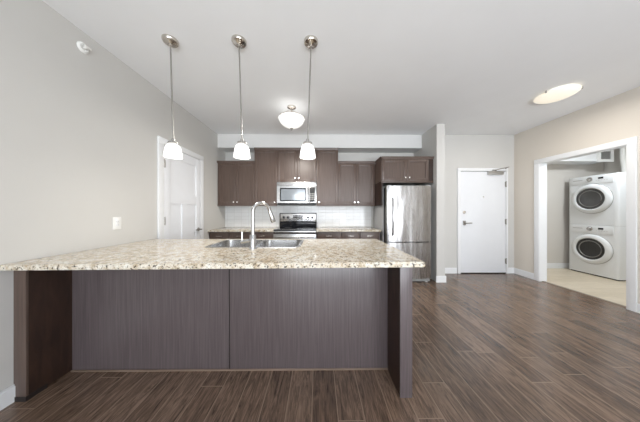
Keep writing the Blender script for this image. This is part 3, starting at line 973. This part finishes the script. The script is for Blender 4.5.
def pendant(label, xc, xs):
    t = thing('pendant_lamp', (xc, PY, H), label, 'lamp', 'pendant lamps over the island')
    build('canopy', MB().lathe([(0, 0), (0.064, 0), (0.064, -0.012), (0.058, -0.022), (0.03, -0.028), (0.014, -0.036), (0.012, -0.055), (0, -0.055)], (xc, PY, H)), NICKEL, t)
    build('rod', MB().cyl((xc, PY, H - 0.045), (xs, PY, 1.895), 0.0062, seg=14), NICKEL_D, t)
    build('shade_cap', MB().lathe([(0, 0.05), (0.012, 0.05), (0.013, 0.020), (0.040, 0.018), (0.042, 0.006), (0.030, 0.0), (0.0, 0.0)], (xs, PY, 1.862), seg=32), NICKEL_D, t)
    prof = [(0.030, 1.862), (0.042, 1.857), (0.0535, 1.843), (0.062, 1.819), (0.068, 1.783), (0.0725, 1.744),
            (0.0685, 1.745), (0.064, 1.782), (0.058, 1.816), (0.050, 1.839), (0.040, 1.852), (0.028, 1.857)]
    build('shade', MB().lathe(prof, (xs, PY, 0), seg=48), SHADE, t)
    bl = build('bulb', MB().lathe([(0, 1.768), (0.016, 1.772), (0.026, 1.790), (0.026, 1.806), (0.014, 1.83), (0.013, 1.858)], (xs, PY, 0), seg=20), emit_mat('lit_bulb', (1, 0.95, 0.86), 1.2), t)
    down_light(t, Vector((xs, PY, 1.738)) - t.location, 0.13, PEND_W, (1.0, 0.95, 0.88))
    return t


pendant('white glass pendant lamp nearest the left wall and panel door', -1.333, -1.308)
pendant('white glass pendant lamp hanging in the middle of three above the sink', -0.716, -0.690)
pendant('white glass pendant lamp hanging in front of the range and microwave, rightmost of three', -0.066, -0.096)

# semi-flush bowl light near the cabinets
qx, qy = -0.395, 2.90
sf = thing('ceiling_light', (qx, qy, H), 'white glass bowl light on a short nickel stem near the soffit', 'lamp')
build('canopy', MB().lathe([(0, 0), (0.065, 0), (0.062, -0.014), (0.045, -0.024), (0.012, -0.03), (0, -0.03)], (qx, qy, H)), NICKEL, sf)
sm_ = MB().cyl((qx, qy, H - 0.02), (qx, qy, H - 0.335), 0.008, seg=14)
build('stem', sm_, NICKEL, sf)
rb = 0.185
bo = [(rb + 0.010, -0.176), (rb + 0.006, -0.184), (rb - 0.002, -0.196), (rb * 0.93, -0.222), (rb * 0.80, -0.254), (rb * 0.58, -0.284), (rb * 0.3, -0.308), (0.012, -0.318),
      (0.012, -0.312), (rb * 0.3, -0.302), (rb * 0.57, -0.278), (rb * 0.78, -0.250), (rb * 0.91, -0.220), (rb - 0.007, -0.197), (rb + 0.001, -0.186), (rb + 0.006, -0.177)]
build('glass_bowl', MB().lathe(bo, (qx, qy, H), seg=56), BOWL, sf)
build('finial', MB().lathe([(0.0, -0.345), (0.010, -0.342), (0.012, -0.334), (0.022, -0.324), (0.022, -0.316), (0, -0.316)], (qx, qy, H), seg=20), NICKEL_D, sf)
for k in range(3):
    a = R(90 + 120 * k + 15)
    p = Vector((math.cos(a), math.sin(a), 0))
    c0 = Vector((qx, qy, H))
    build('arm', MB().tube([c0 + Vector((0, 0, -0.06)), c0 + p * 0.07 + Vector((0, 0, -0.085)), c0 + p * 0.16 + Vector((0, 0, -0.145)), c0 + p * (rb + 0.014) + Vector((0, 0, -0.168)), c0 + p * (rb + 0.014) + Vector((0, 0, -0.192))], 0.005, seg=10), NICKEL, sf)
d_ = bpy.data.lights.new('bowl_glow', 'POINT'); d_.energy = 0.16; d_.color = (1.0, 0.96, 0.90); d_.shadow_soft_size = 0.09
o_ = bpy.data.objects.new('bowl_glow', d_); C.objects.link(o_); o_.parent = sf; o_.location = (0.0, 0.05, -0.245)
down_light(sf, (0, 0, -0.36), 0.3, BOWL_W, (1.0, 0.95, 0.88))

# flush dome near the right wall
gx, gy = 3.10, 2.52
fl = thing('ceiling_light', (gx, gy, H), 'cream glass flush dome light on the ceiling near the laundry opening', 'lamp')
build('pan', MB().lathe([(0, 0), (0.175, 0), (0.175, -0.018), (0.165, -0.022), (0, -0.022)], (gx, gy, H)), TRIM, fl)
rd = 0.20
build('glass_dome', MB().lathe([(rd, -0.022), (rd + 0.002, -0.028), (rd * 0.93, -0.045), (rd * 0.78, -0.060), (rd * 0.55, -0.072), (rd * 0.28, -0.078), (0, -0.080)], (gx, gy, H), seg=56), DOME, fl)
for k in range(3):
    a = R(75 + 120 * k)
    p = Vector((gx, gy, H)) + Vector((math.cos(a), math.sin(a), 0)) * (rd + 0.004)
    build('clip', MB().cyl(p + Vector((0, 0, -0.006)), p + Vector((0, 0, -0.036)), 0.008, seg=12, bev=0.002), NICKEL_D, fl)
down_light(fl, (0, 0, -0.09), 0.36, DOME_W, (1.0, 0.95, 0.88))

# ------------------------------------------------------------------ small things on the left wall
sp = thing('fire_sprinkler', (XL, 1.695, 2.66), 'small white round sprinkler high on the left wall', 'sprinkler')
build('escutcheon', MB().lathe([(0, 0), (0.043, 0), (0.043, 0.006), (0.032, 0.014), (0.022, 0.014), (0.020, 0.007), (0, 0.007)], (XL, 1.695, 2.66), axis=(1, 0, 0)), WPLAST, sp)
hd = MB().cyl((XL + 0.006, 1.695, 2.66), (XL + 0.045, 1.695, 2.66), 0.009, seg=14)
hd.box(XL + 0.045, XL + 0.049, 1.672, 1.718, 2.652, 2.668)
build('sprinkler_head', hd, PVC, sp)

oz, oy = 1.138, 1.978
ot = thing('electrical_outlet', (XL, oy, oz), 'white outlet plate on the left wall above the island counter', 'outlet')
build('cover_plate', MB().box(XL, XL + 0.006, oy - 0.040, oy + 0.040, oz - 0.062, oz + 0.062, bev=0.003), WPLAST, ot)
for z in (oz + 0.018, oz - 0.018):
    rc = build('receptacle', MB().box(XL + 0.004, XL + 0.009, oy - 0.017, oy + 0.017, z - 0.015, z + 0.015, bev=0.002), TRIM, ot)
    for y in (oy - 0.0065, oy + 0.0065):
        build('slot', MB().box(XL + 0.0085, XL + 0.0096, y - 0.0015, y + 0.0015, z - 0.005, z + 0.005), GRILLE, rc)

# ------------------------------------------------------------------ laundry
WF = 5.375      # machine fronts face -X
WY0, WY1 = 3.452, 4.160


def machine(name, label, z0, z1, cat):
    t = thing(name, (WF + 0.37, (WY0 + WY1) / 2, z0), label, cat, 'stacked laundry machines')
    yc = (WY0 + WY1) / 2
    lo = z0 + (0.022 if z0 < 0.1 else 0.003)
    prof = [(WY0, WF + 0.75), (WY0, WF + 0.04), (WY0 + 0.004, WF + 0.022), (WY0 + 0.014, WF + 0.009), (WY0 + 0.03, WF + 0.002), (WY0 + 0.06, WF)]
    prof += [(WY1 + WY0 - y, x) for (y, x) in reversed(prof)]
    build('cabinet', MB().prism([(x, y) for (y, x) in prof], 'z', lo, z1), APPL, t, angle=25)
    panel_z = z1 - 0.16
    # control panel strip
    cp = build('control_panel', MB().box(WF - 0.0075, WF + 0.03, WY0 + 0.06, WY1 - 0.06, panel_z, z1 - 0.012, bev=0.003), APPL, t)
    zk = z1 - 0.075
    build('dial', MB().lathe([(0, 0), (0.042, 0), (0.042, 0.006), (0.030, 0.010), (0.027, 0.032), (0.02, 0.036), (0, 0.036)], (WF - 0.007, yc + 0.015, zk), axis=(-1, 0, 0)), CHROME, cp)
    build('display', MB().box(WF - 0.010, WF, yc - 0.17, yc - 0.10, zk - 0.005, zk + 0.028, bev=0.002), BLACKG, cp)
    for k in range(5):
        mk = MB().box(WF - 0.0095, WF, yc - 0.085 - 0.035 * k, yc - 0.070 - 0.035 * k, zk - 0.035, zk - 0.027)
        build('button', mk, APPL_G, cp)
    build('badge', MB().box(WF - 0.0092, WF, yc + 0.12, yc + 0.27, zk - 0.006, zk + 0.010), APPL_G, cp)
    # round door
    zc = z0 + 0.515
    dr = build('door', MB().lathe([(0.288, -0.004), (0.288, 0.014), (0.280, 0.026), (0.262, 0.038), (0.236, 0.046), (0.222, 0.046), (0.208, 0.036), (0.206, 0.018), (0.206, -0.004)], (WF, yc, zc), axis=(-1, 0, 0), seg=64), APPL, t)
    build('door_seam', MB().lathe([(0.283, -0.001), (0.294, -0.001), (0.294, 0.003), (0.283, 0.003)], (WF, yc, zc), axis=(-1, 0, 0), seg=64), GRILLE, dr)
    build('door_glass', MB().lathe([(0.209, 0.022), (0.19, 0.028), (0.15, 0.026), (0.09, 0.010), (0, 0.002)], (WF, yc, zc), axis=(-1, 0, 0), seg=56), DOORGL if z0 < 0.1 else DOORGL2, dr)
    build('glass_ring', MB().lathe([(0.150, 0.026), (0.158, 0.032), (0.166, 0.028)], (WF, yc, zc), axis=(-1, 0, 0), seg=56), DRUM, dr)
    if z0 < 0.1:
        build('toe_kick', MB().box(WF + 0.03, WF + 0.70, WY0 + 0.02, WY1 - 0.02, 0.0, 0.03), BLACKP, t)
    else:
        build('stacking_seam', MB().box(WF + 0.02, WF + 0.72, WY0 + 0.012, WY1 - 0.012, z0 + 0.0005, z0 + 0.008), GRILLE, t)
    return t


machine('washing_machine', 'white front-load washing machine standing on the laundry floor', 0.0, 0.985, 'washer')
machine('clothes_dryer', 'white front-load dryer stacked on top of the washing machine', 0.985, 1.955, 'dryer')

struct('trim_4', MB().box(LX0, 5.98, LY1 - 0.30, LY1, 2.285, 2.52), TRIM, 'white boxed bulkhead high on the far laundry wall', 'bulkhead')
vg = thing('vent_grille', (5.86, LY1 - 0.30, 2.265), 'white vent box with grey louvres high in the laundry closet', 'vent')
build('frame', MB().prism([(5.70, 2.265), (6.02, 2.265), (6.02, 2.52), (5.70, 2.52)], 'y', LY1 - 0.33, LY1 - 0.301, holes=[[(5.755, 2.315), (5.965, 2.315), (5.965, 2.475), (5.755, 2.475)]]), WPLAST, vg)
lo_ = MB().box(5.75, 5.97, LY1 - 0.310, LY1 - 0.302, 2.31, 2.48)
for k in range(8):
    z = 2.322 + k * 0.019
    lo_.box(5.756, 5.964, LY1 - 0.324, LY1 - 0.309, z, z + 0.006)
build('louvres', lo_, GRILLE, vg)

dt = MB().tube([(6.03, 3.80, 1.956), (6.035, 3.80, 2.08), (6.025, 3.80, 2.18), (6.005, 3.80, 2.30), (6.0, 3.80, 2.46), (6.0, 3.80, H - 0.001)], 0.036, seg=24)
tag(build('dryer_duct', dt, PVC), 'white vent pipe rising from the top of the dryer', 'duct')

lc = thing('ceiling_light', (5.0, 2.9, H), 'unseen white dome light added to brighten the laundry closet', 'lamp')  # added lamp, out of view, to lift the light in the closet
build('pan', MB().lathe([(0, 0), (0.14, 0), (0.14, -0.02), (0, -0.02)], (5.0, 2.9, H)), TRIM, lc)
build('glass_dome', MB().lathe([(0.135, -0.02), (0.125, -0.05), (0.09, -0.075), (0.04, -0.088), (0, -0.09)], (5.0, 2.9, H)), emit_mat('added_laundry_dome', (1, 0.95, 0.88), 1), lc)
down_light(lc, (0, 0, -0.1), 0.28, LAUN_W, (0.90, 0.96, 1.0))
